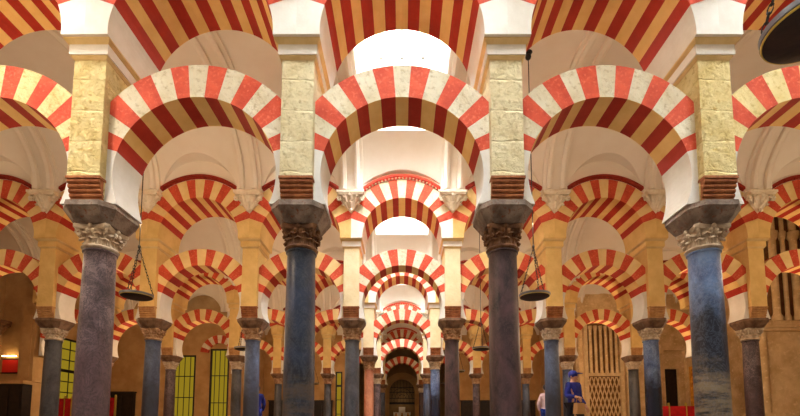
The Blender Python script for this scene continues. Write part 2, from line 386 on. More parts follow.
# ------------------------------------------------------------------ pier above the column
def make_corbel():
    """carved bracket on the face of the pier, front at -y, origin at its top against the wall"""
    mb = MB(); h = .60
    mb.box(-.40, .40, -.30, .02, -.07, 0); mb.box(-.36, .36, -.27, .02, -.12, -.07)
    mb.lathe([(.30, -.12), (.26, -.2), (.2, -.3), (.13, -.42), (.07, -.5), (.03, -.55), (.001, -.58)], 16, 0, (0, 0, 0), True, pi, 2 * pi, 1, .8)
    for zc, cnt, rr, s_ in ((-.2, 5, .30, 1.0), (-.36, 3, .2, .85)):
        for k in range(cnt):
            a = pi + pi * (k + .5) / cnt; d = Vector((cos(a), sin(a) * .8, 0))
            P = [d * (rr - .1) + Vector((0, 0, zc - .10)), d * (rr - .04) + Vector((0, 0, zc - .01)), d * rr + Vector((0, 0, zc + .055)), d * (rr + .05) + Vector((0, 0, zc + .06)), d * (rr + .07) + Vector((0, 0, zc + .01)), d * (rr + .045) + Vector((0, 0, zc - .025))]
            mb.tube(P, [.03, .055 * s_, .06 * s_, .055 * s_, .045 * s_, .025], 8)
    for sg in (-1, 1):                                                     # side scrolls
        P = []
        for t in range(12):
            q = t / 11 * 2.4 * pi; r_ = .075 * (1 - .7 * t / 11); P.append((sg * (.33 + r_ * sin(q)), -.18, -.17 - .04 + r_ * cos(q)))
        mb.tube(P, .03, 8)
    mb.ball((0, -.13, -.54), .055, 7)
    return mb
def make_pier():
    t = thing('pier', '', 'pier')
    z0 = H_COR - H_IMP; z1 = 5.28 - H_IMP
    mb = MB(); n = 10                                                      # body, with slightly uneven faces
    mb.box(-PW, PW, -PD, PD, z0, z1); mb.box(-PW, PW, -.34, .34, 0, z0); mb.build('pier_body', M['pier'], t)
    for sg in (-1, 1):                                                     # stack of brick rolls front and back
        mb = MB()
        mb.box(-PW - .012, PW + .012, min(sg * .3, sg * (PD + .012)), max(sg * .3, sg * (PD + .012)), z0 - .035, z0)
        k_n = 5; hh = (z0 - .035) / k_n
        for k in range(k_n):
            d = PD - .10 + .10 * ((k + 1) / k_n); zc = hh * (k + .5)
            path = [(-PW, sg * (d - .03), zc), (PW, sg * (d - .03), zc)]
            mb.tube(path, hh * .52, 12); mb.box(-PW + .005, PW - .005, min(sg * .3, sg * (d - .03)), max(sg * .3, sg * (d - .03)), zc - hh * .5, zc + hh * .5)
        mb.build('roll_corbel', M['brick'], t)
    mb = MB(); mb.frustum(PW + .01, PD + .01, z1, PW + .03, PD + .03, z1 + .03); mb.box(-PW - .035, PW + .035, -PD - .035, PD + .035, z1 + .03, z1 + .05)
    mb.box(-PW - .05, PW + .05, -PD - .05, PD + .05, z1 + .05, z1 + .20, 1)
    mb.frustum(PW + .055, PD + .06, z1 + .20, PW + .09, PD + .10, z1 + .235); mb.box(-PW - .098, PW + .098, -PD - .112, PD + .112, z1 + .235, z1 + .26)
    mb.build('cornice', [M['cornice'], M['white']], t)
    for sg in (1, -1):
        make_corbel().build('carved_bracket', M['corbel'], t, (0, -sg * UT, 6.86 - H_IMP), 0 if sg > 0 else pi)
    return t

# ------------------------------------------------------------------ arches
def ring(mb, segs, r0, outer, th, zc):
    """segs: (angle0, angle1, face slot, soffit slot); outer(angle) -> (x, z) of the back of the stone; angles from the crown"""
    for a0, a1, mf, ms in segs:
        n = max(2, int(abs(a1 - a0) / radians(3.4)))
        rows = []
        for k in range(n + 1):
            a = a0 + (a1 - a0) * k / n; xi, zi = r0 * sin(a), r0 * cos(a); xo, zo = outer(a)
            rows.append(mb.pts([(xi, -th, zc + zi), (xi, th, zc + zi), (xo, -th, zc + zo), (xo, th, zc + zo)]))
        for p, q in zip(rows, rows[1:]):
            mb.face((p[0], q[0], q[2], p[2]), mf); mb.face((p[1], p[3], q[3], q[1]), mf)
            mb.face((p[0], p[1], q[1], q[0]), ms); mb.face((p[2], q[2], q[3], p[3]), mf)
        mb.face((rows[0][0], rows[0][2], rows[0][3], rows[0][1]), mf); mb.face((rows[-1][0], rows[-1][1], rows[-1][3], rows[-1][2]), mf)
def voussoirs(step, nb, jit, seed):
    rnd = random.Random(seed); b = []
    for k in range(-nb, nb):
        b.append(radians((k + .5) * step + rnd.uniform(-jit, jit)))
    b.append(radians((nb - .5) * step) + 0); b[0] = -b[-1]
    segs = []
    for i, (a0, a1) in enumerate(zip(b, b[1:])):
        k = i - (nb - 1); red = k % 2 != 0
        segs.append((a0, a1, 0 if red else 1, 2 if red else 3))
    return segs, b[-1]
def split_at(segs, angs):
    out = []
    for a0, a1, mf, ms in segs:
        cuts = [a0] + sorted(a for a in angs if a0 + 1e-4 < a < a1 - 1e-4) + [a1]
        for p, q in zip(cuts, cuts[1:]): out.append((p, q, mf, ms))
    return out
VM = [M['red_face'], M['cream_face'], M['red_soffit'], M['ochre_soffit']]
def make_lower(seed):
    t = thing('horseshoe_arch', '', 'arch')
    zc = LC - H_IMP; xm = S / 2 - PW + .01
    def outer(a):
        x, z = LR1 * sin(a), LR1 * cos(a)
        if abs(x) > xm: z = (xm / abs(tan(a))) * (1 if cos(a) > 0 else -1); x = math.copysign(xm, x)
        return x, max(z, -zc)
    segs, end = voussoirs(9.8, 8, .5, seed)
    ac = asin(xm / LR1)
    mb = MB(); ring(mb, split_at(segs, (-ac, ac)), LR0, outer, LT, zc); mb.build('voussoir_ring', VM, t)
    af = pi / 2 + asin(zc / LR0)
    for sg in (-1, 1):
        mb = MB(); ring(mb, [(sg * end, sg * af, 0, 0)], LR0, outer, LT, zc); mb.build('springer', M['white'], t)
    return t
def make_upper(seed):
    t = thing('round_arch', '', 'arch')
    zc = UC - H_TOP; xm = S / 2
    def outer(a):
        x, z = UR1 * sin(a), UR1 * cos(a)
        if abs(x) > xm: z = (xm / abs(tan(a))) * (1 if cos(a) > 0 else -1); x = math.copysign(xm, x)
        return x, max(z, -zc)
    segs, end = voussoirs(9.4, 8, .4, seed); ac = asin(xm / UR1)
    mb = MB(); ring(mb, split_at(segs, (-ac, ac)), UR0, outer, UT, zc); mb.build('voussoir_ring', VM, t)
    for sg in (-1, 1):
        mb = MB(); ring(mb, [(sg * end, sg * (pi / 2 + asin(zc / UR0)), 0, 0)], UR0, outer, UT, zc); mb.build('springer', M['white'], t)
    mb = MB(); top = 8.05 - H_TOP; rows = []; n = 30                         # wall over the arch
    for k in range(n + 1):
        a = -ac + 2 * ac * k / n; x, z = UR1 * sin(a), zc + UR1 * cos(a)
        rows.append(mb.pts([(x, -UT, z), (x, UT, z), (x, -UT, top), (x, UT, top)]))
    for p, q in zip(rows, rows[1:]):
        mb.face((p[0], q[0], q[2], p[2])); mb.face((p[1], p[3], q[3], q[1])); mb.face((p[2], q[2], q[3], p[3]))
    mb.build('spandrel_wall', M['vault'], t)
    for sg in (-1, 1):                                                     # hood moulding: red roll over a row of small teeth
        mb = MB(); am = radians(39); nt = 46
        def arcbox(a0, a1, ra, rb, y0, y1, mat):
            P = []
            for y in (y0, y1):
                for a, r in ((a0, ra), (a1, ra), (a1, rb), (a0, rb)): P.append((r * sin(a), sg * y, zc + r * cos(a)))
            mb.hexa(P, mat)
        for k in range(nt):
            a0 = -am + 2 * am * k / nt; a1 = -am + 2 * am * (k + 1) / nt
            arcbox(a0, a1, UR1 + .005, UR1 + .055, UT - .02, UT + (.035 if k % 2 else .055), 1 if k % 2 else 0)
            arcbox(a0, a1, UR1 + .055, UR1 + .12, UT - .02, UT + .075, 0)
        mb.build('hood_moulding', [M['hood_red'], M['cream_face']], t)
    return t

# ------------------------------------------------------------------ place the arcades
def xs(a, b): return [a + 3 * k for k in range(int(round((b - a) / 3)) + 1)]
LAYOUT = {1: (-7.5, 7.5), 2: (-13.5, 13.5), 3: (-13.5, 10.5), 4: (-7.5, 7.5), 5: (-1.5, 1.5)}
BAYS = {1: (-6, 6), 2: (-15, 15), 3: (-15, 12), 4: (-9, 9), 5: (-3, 3)}
c0, p0 = make_column(), make_pier()
used = [0]
PAL = [(BLG, 'blue grey'), (GRY, 'dark grey'), (PUR, 'purple grey'), (DPB, 'purple brown')]
for r in range(1, 6):
    for x in xs(*LAYOUT[r]):
        first = used[0] == 0; used[0] = 1
        c = c0 if first else dup(c0); p = p0 if first else dup(p0)
        c.location = (x, RY(r), 0); p.location = (x, RY(r), E + H_IMP)
        rnd = random.Random(int(x * 10) + 97 * r)
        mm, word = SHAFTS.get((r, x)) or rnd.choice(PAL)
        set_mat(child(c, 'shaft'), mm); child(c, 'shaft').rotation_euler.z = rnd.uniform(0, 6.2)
        cap = CAPS.get((r, x)) or rnd.choice(['cap_tan', 'cap_tan', 'cap_pale']); set_mat(child(c, 'capital'), M[cap])
        for q in child(c, 'capital').children: set_mat(q, M[cap])
        tag(c, f"{word} marble column, {place(x, r)}", 'column', f"marble columns of the {ROWS[r]}")
        outer = abs(x) > 2
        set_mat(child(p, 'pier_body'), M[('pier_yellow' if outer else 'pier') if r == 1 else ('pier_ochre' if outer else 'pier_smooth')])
        for q in p.children:
            nm = q.name.split('.')[0]
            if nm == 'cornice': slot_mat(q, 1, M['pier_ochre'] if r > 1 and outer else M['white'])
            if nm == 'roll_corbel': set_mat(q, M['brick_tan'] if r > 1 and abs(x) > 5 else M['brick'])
        set_mat(child(c, 'impost_block'), M['impost'] if r == 1 else M['impost_brown'])
        tag(p, f"limestone pier on column {place(x, r)}", 'pier', f"stone piers of the {ROWS[r]}")
def tone(o, r, x):       # side arches get a yellower cream and the moulding with painted shade
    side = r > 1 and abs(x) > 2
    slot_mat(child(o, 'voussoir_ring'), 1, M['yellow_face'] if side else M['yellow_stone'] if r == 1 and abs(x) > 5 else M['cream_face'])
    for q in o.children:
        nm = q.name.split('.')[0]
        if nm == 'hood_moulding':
            slot_mat(q, 0, M['hood_shaded'] if side else M['hood_red']); slot_mat(q, 1, M['hood_shaded'] if side else M['cream_face'])
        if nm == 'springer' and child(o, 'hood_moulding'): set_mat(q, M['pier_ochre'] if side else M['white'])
lows = [make_lower(s) for s in (3, 5, 8)]; ups = [make_upper(s) for s in (2, 9)]
ucnt = {}
for r in range(1, 6):
    for i, x in enumerate(xs(*BAYS[r])):
        for kind, protos in (('l', lows), ('u', ups)):
            k = (i + r) % len(protos); pr = protos[k]
            o = dup(pr) if ucnt.get((kind, k)) else pr; ucnt[(kind, k)] = 1
            if kind == 'l':
                o.location = (x, RY(r), E + H_IMP); tone(o, r, x); tag(o, f"lower striped horseshoe arch, {bay(x, r)}", 'arch', f"lower arches of the {ROWS[r]}")
            else:
                o.location = (x, RY(r), E + H_TOP); tone(o, r, x); tag(o, f"upper striped round arch, {bay(x, r)}", 'arch', f"upper arches of the {ROWS[r]}")

# ------------------------------------------------------------------ vaults, ribs and skylights
XL, XR = -18.6, 18.6
def hl(y): return VS + VB * sqrt(max(0, 1 - (y / VA) ** 2))
def hcs(x): return UC + sqrt(1.95 ** 2 - x * x) if abs(x) < LUR else 0
def hc(x): return LUC + sqrt(LUR ** 2 - x * x) if abs(x) < LUR else 0
SKY = {0: [-6, 0, 6], 1: [0], 2: [0], 3: [0]}  # the two side openings over the viewer are unseen, added to even the light
def vault(nv, x0, x1):
    yc = D1 + DN * (nv - .5)
    mb = MB()
    for bx in xs(math.floor(x0 / 3) * 3, math.ceil(x1 / 3) * 3):
        offs = [-1.5, -1.33, -LUR] + [-LUR + (LUR - HX) * .5] + [-HX + 2 * HX * k / 16 for k in range(17)] + [LUR - (LUR - HX) * .5, LUR, 1.33, 1.5]
        offs = [o for o in offs if x0 - 1e-6 <= bx + o <= x1 + 1e-6]
        cols = []
        hole = nv in SKY and bx in SKY[nv]
        for o in offs:
            h = hcs(o) if hole else hc(o); wall_h = max(h, VS)
            ycx = VA * sqrt(max(0, 1 - ((wall_h - VS) / VB) ** 2))
            ys = [VA] + [ycx + (HY - ycx) * k / 7 for k in range(8)] + [HY - HY * k / 8 for k in range(1, 9)]
            row = [(bx + o, yc - y, E + (wall_h if j == 0 else hl(y))) for j, y in enumerate(ys)]
            row += [(bx + o, yc + y, E + (wall_h if j == 0 else hl(y))) for j, y in list(enumerate(ys))[::-1][1:]]
            cols.append((o, mb.pts(row)))
        for (oa, A), (ob, B) in zip(cols, cols[1:]):
            for j in range(len(A) - 1):
                ym = abs((mb.v[A[j]][1] + mb.v[A[j + 1]][1]) / 2 - yc)
                if hole and abs((oa + ob) / 2) < HX and ym < HY: continue
                mb.face((A[j], A[j + 1], B[j + 1], B[j]), 0, True)
    struct(mb.build('ceiling', M['vault'], angle=25, fix=False))
RIBP = [(-.36, -.02), (-.36, .08), (-.27, .08), (-.27, .17), (-.20, .20), (-.12, .17), (-.12, .09), (.12, .09), (.12, .17), (.20, .20), (.27, .17), (.27, .08), (.36, .08), (.36, -.02)]
def rib_mesh():
    mb = MB(); n = 36; rows = []
    for k in range(n + 1):
        a = pi * k / n; y, z = -VA * cos(a), VS + VB * sin(a)
        ny, nz = cos(a) / VA, -sin(a) / VB; l = sqrt(ny * ny + nz * nz); ny, nz = ny / l, nz / l
        f = 1.0 + .5 * abs(cos(a)) ** 6
        rows.append(mb.pts([(px, y + ny * d * f, E + z + nz * d * f) for px, d in RIBP]))
    for A, B in zip(rows, rows[1:]):
        for j in range(len(RIBP) - 1): mb.face((A[j], A[j + 1], B[j + 1], B[j]), 0, False)
    mb.face(rows[0]); mb.face(rows[-1][::-1])
    return mb.mesh('trim', [M['vault']])
RIB = rib_mesh(); tn = [0]
def trim(o):
    tn[0] += 1; o.name = f'trim_{tn[0]}'; return struct(o)
for nv in range(0, 6):
    x0, x1 = (XL, XR) if nv <= 3 else (-10.4, 10.4)
    vault(nv, x0, x1)
    for x in xs(-16.5, 16.5):
        if not (x0 < x - .4 and x + .4 < x1): continue
        o = bpy.data.objects.new('trim', RIB); o.location = (x, D1 + DN * (nv - .5), 0); link(o); trim(o)
wn = [0]
def skylight(nv, bx):
    yc = D1 + DN * (nv - .5)
    mb = MB(); n = 20                                                      # shaft walls of the opening
    for sg in (-1, 1):
        rows = []
        for k in range(n + 1):
            y = -HY + 2 * HY * k / n; rows.append(mb.pts([(sg * HX, y, E + hl(y) - .001), (sg * HX, y, E + HT)]))
        for A, B in zip(rows, rows[1:]): mb.face((A[0], B[0], B[1], A[1]))
        i = mb.pts([(-HX, sg * HY, E + hl(HY) - .001), (HX, sg * HY, E + hl(HY) - .001), (HX, sg * HY, E + HT), (-HX, sg * HY, E + HT)]); mb.face(i)
    wn[0] += 1
    w = struct(mb.build(f'window_{wn[0]}', M['white'], None, (bx, yc, 0), fix=False))
    mb = MB()
    for sg in (-1, 1):
        for x in (-.6, 0, .6): mb.box(x - .045, x + .045, sg * HY - .07, sg * HY + .02, E + 10.45, E + HT - .03)
    for x in (-.6, 0, .6): mb.box(x - .035, x + .035, -HY, HY, E + HT - .12, E + HT - .03)
    mb.box(-HX, -HX + .05, -HY, HY, E + HT - .1, E + HT - .03); mb.box(HX - .05, HX, -HY, HY, E + HT - .1, E + HT - .03)
    mb.build('glazing_bars', M['bar_grey'], w)
    mb = MB(); mb.box(-HX, HX, -HY, HY, E + HT - .02, E + HT); mb.build('daylit_pane', M['daylight'] if nv else M['daylight_near'], w)
for nv in SKY:
    for bx in SKY[nv]: skylight(nv, bx)

# ------------------------------------------------------------------ floor and walls
Y_L, Y_R, Y_B = 27.4, 25.6, 39.9
mb = MB(); mb.box(-22, 22, -6, 42, -.1, 0); struct(mb.build('floor', M['floor']))
TOPW = E + 9.4
def wall_with_holes(name, axis, c, u0, u1, holes, mat, th=.5, top=TOPW):
    """axis 'x': wall at x=c running along y; 'y': wall at y=c running along x; holes (ua, ub, za, zb)"""
    mb = MB(); us = sorted({u0, u1} | {h[0] for h in holes} | {h[1] for h in holes}); zs = sorted({0, top} | {h[2] for h in holes} | {h[3] for h in holes})
    for ua, ub in zip(us, us[1:]):
        for za, zb in zip(zs, zs[1:]):
            um, zm = (ua + ub) / 2, (za + zb) / 2
            if any(h[0] < um < h[1] and h[2] < zm < h[3] for h in holes): continue
            if axis == 'x': mb.box(min(c, c + th), max(c, c + th), ua, ub, za, zb)
            else: mb.box(ua, ub, min(c, c + th), max(c, c + th), za, zb)
    return struct(mb.build(name, mat))
W1 = (22.5, 25.1, E + 1.3, E + 4.9)
wall_with_holes('wall_left', 'x', XL, -1, Y_L, [W1], M['wall'], -.5)
WL = [(-12.05, -10.85, 0.2, E + 4.9), (-14.35, -12.95, .9, E + 4.5)]
wall_with_holes('wall_left', 'y', Y_L, XL, -10.4, WL, M['wall'])
wall_with_holes('wall_left', 'x', -10.4, Y_L + .5, Y_B, [], M['wall'], -.5)
wall_with_holes('wall_right', 'x', XR, -1, Y_R, [], M['wall_stone'], .5)
wall_with_holes('wall_right', 'y', Y_R, 10.4, XR, [(15.4, 16.2, .05, E + 3.4)], M['wall_stone'])
wall_with_holes('wall_right', 'x', 10.4, Y_R + .5, Y_B, [], M['wall'], .5)
NB = [(-5.0, -4.5, .3, E + 4.15)]
wall_with_holes('wall_left', 'y', RY(5) - .3, -10.4, -4.29, NB, M['wall'], .6)
wall_with_holes('wall_right', 'y', RY(5) - .3, 4.29, 10.4, [], M['wall'], .6)
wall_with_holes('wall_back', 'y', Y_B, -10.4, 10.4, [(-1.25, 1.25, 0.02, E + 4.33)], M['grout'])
wall_with_holes('wall_left', 'y', RY(3) + .35, XL, -16.9, [], M['wall'], .4)

def grid_window(axis, c, h, nu, nz, arch=False, label=None):
    ua, ub, za, zb = h; wn[0] += 1
    mb = MB(); b = .05
    def bx(a0, a1, z0, z1, d0=.0, d1=.1):
        if axis == 'x': mb.box(c - d1, c - d0, a0, a1, z0, z1)
        else: mb.box(a0, a1, c + d0, c + d1, z0, z1)
    bx(ua, ua + .1, za, zb); bx(ub - .1, ub, za, zb); bx(ua, ub, za, za + .1); bx(ua, ub, zb - .1, zb)
    w = struct(mb.build(f'window_{wn[0]}', M['iron']))
    mb = MB()
    for k in range(1, nu): u = ua + (ub - ua) * k / nu; bx(u - b * .3, u + b * .3, za, zb, .03, .07)
    for k in range(1, nz): z = za + (zb - za) * k / nz; bx(ua, ub, z - (b * .5 if k % 3 else b * 1.6), z + (b * .5 if k % 3 else b * 1.6), .02, .08)
    mb.build('iron_grille', M['iron'], w)
    mb = MB()
    def pane(d0, d1): bx(ua, ub, za, zb, d0, d1)
    pane(.22, .26); mb.build('yellow_pane', M['yellow_glass'], w)
grid_window('x', XL, W1, 4, 6)
grid_window('y', Y_L, WL[0], 4, 3); grid_window('y', Y_L, WL[1], 4, 3)
for h in NB: grid_window('y', RY(5) - .3, h, 1, 4)

# blind striped arch over the far left window
def blind_arch(x, y, z, r0, r1, label):
    t = thing('window_arch', label, 'arch', (x, y, z))
    mb = MB(); segs, end = voussoirs(15, 6, .5, 4); ring(mb, segs, r0, lambda a: (r1 * sin(a), r1 * cos(a)), .09, 0)
    mb.build('voussoir_ring', VM, t)
blind_arch(-11.45, Y_L - .05, E + 4.55, .7, 1.2, 'striped arch over the narrow yellow window in the left back wall')

# pilaster that ends the third arcade on the left, with the black panelling round its foot
t = thing('pilaster', 'tan plastered pilaster ending the third arcade beside the red sign', 'pilaster', (-16.75, RY(3), 0))
mb = MB(); mb.box(-.33, .33, -.42, .42, 0, E + H_TOP - .3); mb.box(-.2, .2, -.47, -.42, 2.6, E + 5.0); mb.build('pilaster_body', M['wall'], t)
mb = MB(); mb.box(-.4, .4, -.5, .45, 2.4, 2.62); mb.build('moulding', M['wall'], t)
t = thing('wood_panelling', 'black wooden cabinet with a pale ledge at the foot of the left pilaster', 'cabinet', (-17.1, RY(3) - .7, 0))
mb = MB(); mb.box(-.85, .75, -.25, .25, 0, 2.25); mb.build('cabinet_body', M['wood'], t)
mb = MB()
for x in (-.8, -.28, .24): mb.box(x, x + .46, -.28, -.25, .25, 2.05)
mb.build('panel', M['wood'], t)
mb = MB(); mb.box(-.95, .85, -.36, .27, 2.25, 2.33); mb.box(-.9, .8, -.31, .26, 2.33, 2.4); mb.build('ledge', M['wall'], t)
def panelling(x0, x1, y, h, n, label):
    t = thing('wood_panelling', label, 'panelling', ((x0 + x1) / 2, y, 0)); w = x1 - x0
    mb = MB(); mb.box(-w / 2, w / 2, -.3, 0, 0, h); mb.build('panelling_body', M['wood'], t)
    for k in range(n):
        a = -w / 2 + w * k / n; mb = MB(); mb.box(a + .08, a + w / n - .08, -.34, -.3, .3, h - .2); mb.build('panel', M['wood'], t)
    mb = MB(); mb.box(-w / 2 - .06, w / 2 + .06, -.38, 0, h, h + .08); mb.build('ledge', M['wood'], t)
panelling(-18.4, -16.6, Y_L - .02, 2.5, 3, 'dark wooden panelling low on the left back wall behind the nearest left column')
panelling(-9.9, -5.2, RY(5) - .32, 2.3, 7, 'dark wooden panelling at the back left of the aisle beside the narrow yellow window')
panelling(4.4, 9.9, RY(5) - .32, 2.3, 8, 'dark wooden panelling at the back right of the aisle')
t = thing('red_sign', 'small red lit sign on the tan wall at the far left', 'sign', (-18.05, RY(3) + .34, E + 2.45))
mb = MB(); mb.box(-.36, .36, -.08, 0, .05, .65); mb.build('sign_panel', M['sign_red'], t)
mb = MB(); mb.box(-.4, .4, -.1, 0, 0, .05); mb.box(-.4, .4, -.1, 0, .65, .7); mb.build('frame', M['wood'], t)
mb = MB(); mb.box(-.3, .3, -.2, -.1, .78, .82); mb.build('sign_lamp', M['sign_glow'], t)
mb = MB(); mb.lathe([(.05, -.55), (.12, -.45), (.22, -.3), (.28, -.15), (.36, -.08), (.4, 0), (.4, .08)], 24)
for k in range(10):
    a = 2 * pi * k / 10; mb.ball((.3 * cos(a), .3 * sin(a), -.12), .07, 6)
tag(mb.build('wall_bracket', M['cap_brown'], None, (-18.35, RY(3) - .05, E + 4.75)), 'dark carved bracket jutting from the wall above the red sign', 'bracket')

# red upholstered screens standing low on the left and right
def red_screen(x, y, w, h, n, label, rz=0):
    t = thing('red_screen', label, 'screen', (x, y, 0), rz)
    for k in range(n):
        a = -w / 2 + w * k / n; mb = MB(); mb.box(a + .02, a + w / n - .02, -.04, .04, .12, h); mb.build('cloth_panel', M['red_cloth'], t)
    mb = MB()
    for k in range(n + 1):
        a = -w / 2 + w * k / n; mb.box(a - .025, a + .025, -.05, .05, 0, h + .08); mb.ball((a, 0, h + .1), .045, 6)
    mb.build('frame_posts', M['brass'], t)
red_screen(-15.85, 20.9, 1.0, 1.75, 3, 'red screen with brass posts in front of the left yellow window')
red_screen(-13.75, 20.4, .9, 1.75, 3, 'red screen with brass posts right of the dark left column')
red_screen(12.0, 18.6, 2.9, 1.28, 4, 'low red screen behind the blue black column on the right')

# carved gothic screen, pilasters and doorway of the right wall
t = thing('carved_screen', 'tall carved stone screen of thin shafts and lattice in the right wall', 'screen', (11.75, Y_R, 0))
mb = MB(); mb.box(-1.05, 1.05, -.12, 0, 0, E + 6.6); mb.build('back_panel', M['back_shaded'], t)
for k in range(6):
    mb = MB(); x = -.75 + .3 * k
    mb.lathe([(.11, 3.5), (.10, 3.6), (.085, 3.7), (.085, 6.0), (.10, 6.05), (.12, 6.2), (.12, 6.3)], 10, 0, (x, -.24, 0)); mb.build('colonnette', M['wall_stone'], t)
mb = MB()
for k in range(-9, 10):
    for sg in (-1, 1):
        pts = []
        for z in (0.3, 3.3):
            pts.append(((k * .24) + sg * (z - 1.8) * .3, z))
        (xa, za), (xb, zb) = pts
        def clipx(x, z, x2, z2):
            if x < -.9: z = z + (z2 - z) * (-.9 - x) / (x2 - x); x = -.9
            if x > .9: z = z + (z2 - z) * (.9 - x) / (x2 - x); x = .9
            return x, z
        if (xa < -.9 and xb < -.9) or (xa > .9 and xb > .9): continue
        A = clipx(xa, za, xb, zb); B = clipx(xb, zb, xa, za)
        mb.tube([(A[0], -.16, A[1]), (B[0], -.16, B[1])], .035, 6)
mb.box(-1.05, 1.05, -.24, -.1, 3.35, 3.52); mb.build('lattice', M['wall_stone'], t)
mb = MB(); mb.box(-1.12, -.92, -.26, 0, 0, E + 6.6); mb.box(.92, 1.12, -.26, 0, 0, E + 6.6); mb.box(-1.15, 1.15, -.3, 0, E + 6.3, E + 6.6); mb.build('frame', M['wall_stone'], t)
for i, (x, w, lab) in enumerate(((13.35, .6, 'pale stone pilaster right of the carved screen in the right wall'), (14.7, .7, 'brown stone pilaster left of the dark doorway in the right wall'), (16.9, .7, 'brown stone pilaster right of the dark doorway in the right wall'))):
    t = thing('pilaster', lab, 'pilaster', (x, Y_R, 0), 0, 'pilasters of the right wall')
    mb = MB(); mb.box(-w / 2, w / 2, -.25, 0, 0, E + 4.2); mb.box(-w / 2 - .06, w / 2 + .06, -.31, 0, 0, .5); mb.build('pilaster_body', M['wall_stone'], t)
    mb = MB(); mb.box(-w / 2 - .06, w / 2 + .06, -.31, 0, E + 4.2, E + 4.3); mb.box(-w / 2 - .12, w / 2 + .12, -.37, 0, E + 4.3, E + 4.45); mb.build('capital_moulding', M['wall_stone'], t)
mb = MB(); mb.box(13.0, XR, Y_R - .22, Y_R, E + 4.47, E + 4.72); trim(mb.build('trim', M['wall_stone']))
t = struct(MB().build('door_1', M['wood'], None, (15.8, Y_R + .2, 0)))
mb = MB(); mb.box(-.4, .4, 0, .08, .05, E + 3.4); mb.build('door_leaf', M['wood'], t)

# the massive gothic pier at the right
t = thing('gothic_pier', 'massive brown stone pier with thin shafts at the right edge', 'pier', (16.0, 17.4, 0))
mb = MB(); mb.box(-2.05, 2.4, -.3, .45, 0, E + 8.6); mb.lathe([(.28, .0), (.28, E + 3.7)], 18, 0, (-1.9, -.2, 0)); mb.build('pier_body', M['wall_stone'], t)
mb = MB(); mb.box(-2.15, 2.4, -.62, .5, 0, .7); mb.frustum(.01, .01, .7, .01, .01, .71); mb.box(-2.2, 2.4, -.55, .5, .7, .95); mb.build('plinth', M['wall_stone'], t)
mb = MB(); mb.box(-2.2, 2.4, -.5, .5, E + 3.75, E + 3.87); mb.box(-2.28, 2.4, -.6, .52, E + 3.87, E + 4.0); mb.box(-2.2, 2.4, -.48, .5, E + 4.0, E + 4.15); mb.build('string_course', M['wall_stone'], t)
mb = MB(); mb.box(-1.5, 1.6, -.33, -.28, E + 4.2, E + 8.5); mb.build('recess_panel', M['back_shaded'], t)
for k in range(6):
    x = -1.25 + .42 * k; mb = MB(); r = .13 if k % 2 == 0 else .08
    mb.lathe([(r * 1.5, E + 4.15), (r * 1.5, E + 4.3), (r * 1.1, E + 4.4), (r, E + 4.45), (r, E + 6.1), (r * 1.6, E + 6.2), (r, E + 6.3), (r, E + 7.4), (r * 1.5, E + 7.5), (r * 1.7, E + 7.75), (r, E + 7.8), (r, E + 8.5)], 12, 0, (x, -.42, 0)); mb.build('colonnette', M['wall_stone'], t)

# gilded altarpiece seen between the right columns
t = thing('gilded_altarpiece', 'gilded carved altarpiece between the right purple column and the blue column', 'altarpiece', (15.7, 22.4, 0))
mb = MB(); mb.box(-.9, .9, -.3, .3, 0, 1.2); mb.build('altar_base', M['wood'], t)
mb = MB()
for sg in (-1, 1):
    mb.lathe([(.14, 1.2), (.1, 1.35), (.12, 1.9), (.09, 2.4), (.13, 3.1), (.16, 3.3)], 12, 0, (sg * .65, -.1, 0))
mb.box(-.85, .85, -.25, .2, 3.3, 3.5); mb.box(-.85, .85, 0, .2, 1.2, 3.3)
mb.lathe([(.5, 3.5), (.45, 3.8), (.3, 4.05), (.1, 4.2), (.02, 4.4)], 16, 0, (0, 0, 0), True, sy=.4)
mb.build('gilded_frame', M['gold'], t)
mb = MB(); mb.lathe([(.28, 1.2), (.3, 1.5), (.22, 2.0), (.26, 2.4), (.12, 2.6), (.08, 2.65), (.13, 2.75), (.13, 2.9), (.05, 3.0)], 14, 0, (0, -.15, 0), True, sy=.6)
mb.build('statue', M['gold'], t)

# chapel at the end of the central aisle
t = thing('chapel_arch', 'plain tan arch round the dark grille at the end of the central aisle', 'arch', (0, Y_B - .21, E + 3.15))
mb = MB(); ring(mb, [(-pi / 2, pi / 2, 0, 0)], 1.15, lambda a: (1.75 * sin(a), 1.75 * cos(a)), .2, 0)
mb.build('arch_ring', M['wall'], t)
for sg in (-1, 1):
    mb = MB(); mb.box(sg * 1.45 - .3, sg * 1.45 + .3, -.2, .2, -E - 3.15, 0); mb.build('jamb', M['wall'], t)
t = thing('iron_grille', 'dark iron grille closing the chapel at the end of the aisle', 'grille', (0, Y_B + .12, 0))
mb = MB()
for k in range(-8, 9):
    x = k * .135; z = E + 3.15 + sqrt(max(0, 1.15 ** 2 - x * x)); mb.box(x - .018, x + .018, -.02, .02, 2.6, z)
for zz in (2.6, 3.0, 3.55, 4.0): 
    w = 1.15 if zz < E + 3.15 else sqrt(1.15 ** 2 - (zz - E - 3.15) ** 2); mb.box(-w, w, -.03, .03, zz - .03, zz + .03)
mb.build('grille_bars', M['iron'], t)
mb = MB()
for q in range(3):
    R_ = .32 + .3 * q; mb.tube([(R_ * cos(pi * k / 16), 0, 3.02 + R_ * sin(pi * k / 16)) for k in range(17)], .025, 6)
mb.box(-1.15, 1.15, -.05, .05, 2.45, 2.65); mb.build('fanlight_tracery', M['iron'], t)
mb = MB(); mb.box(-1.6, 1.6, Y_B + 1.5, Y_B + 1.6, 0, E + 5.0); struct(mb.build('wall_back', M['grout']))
t = thing('altar', 'pale altar with small ornaments inside the chapel at the end of the aisle', 'altar', (0, Y_B + 1.0, 0))
mb = MB(); mb.box(-.9, .9, -.3, .3, 0, 1.2); mb.build('altar_table', M['white'], t)
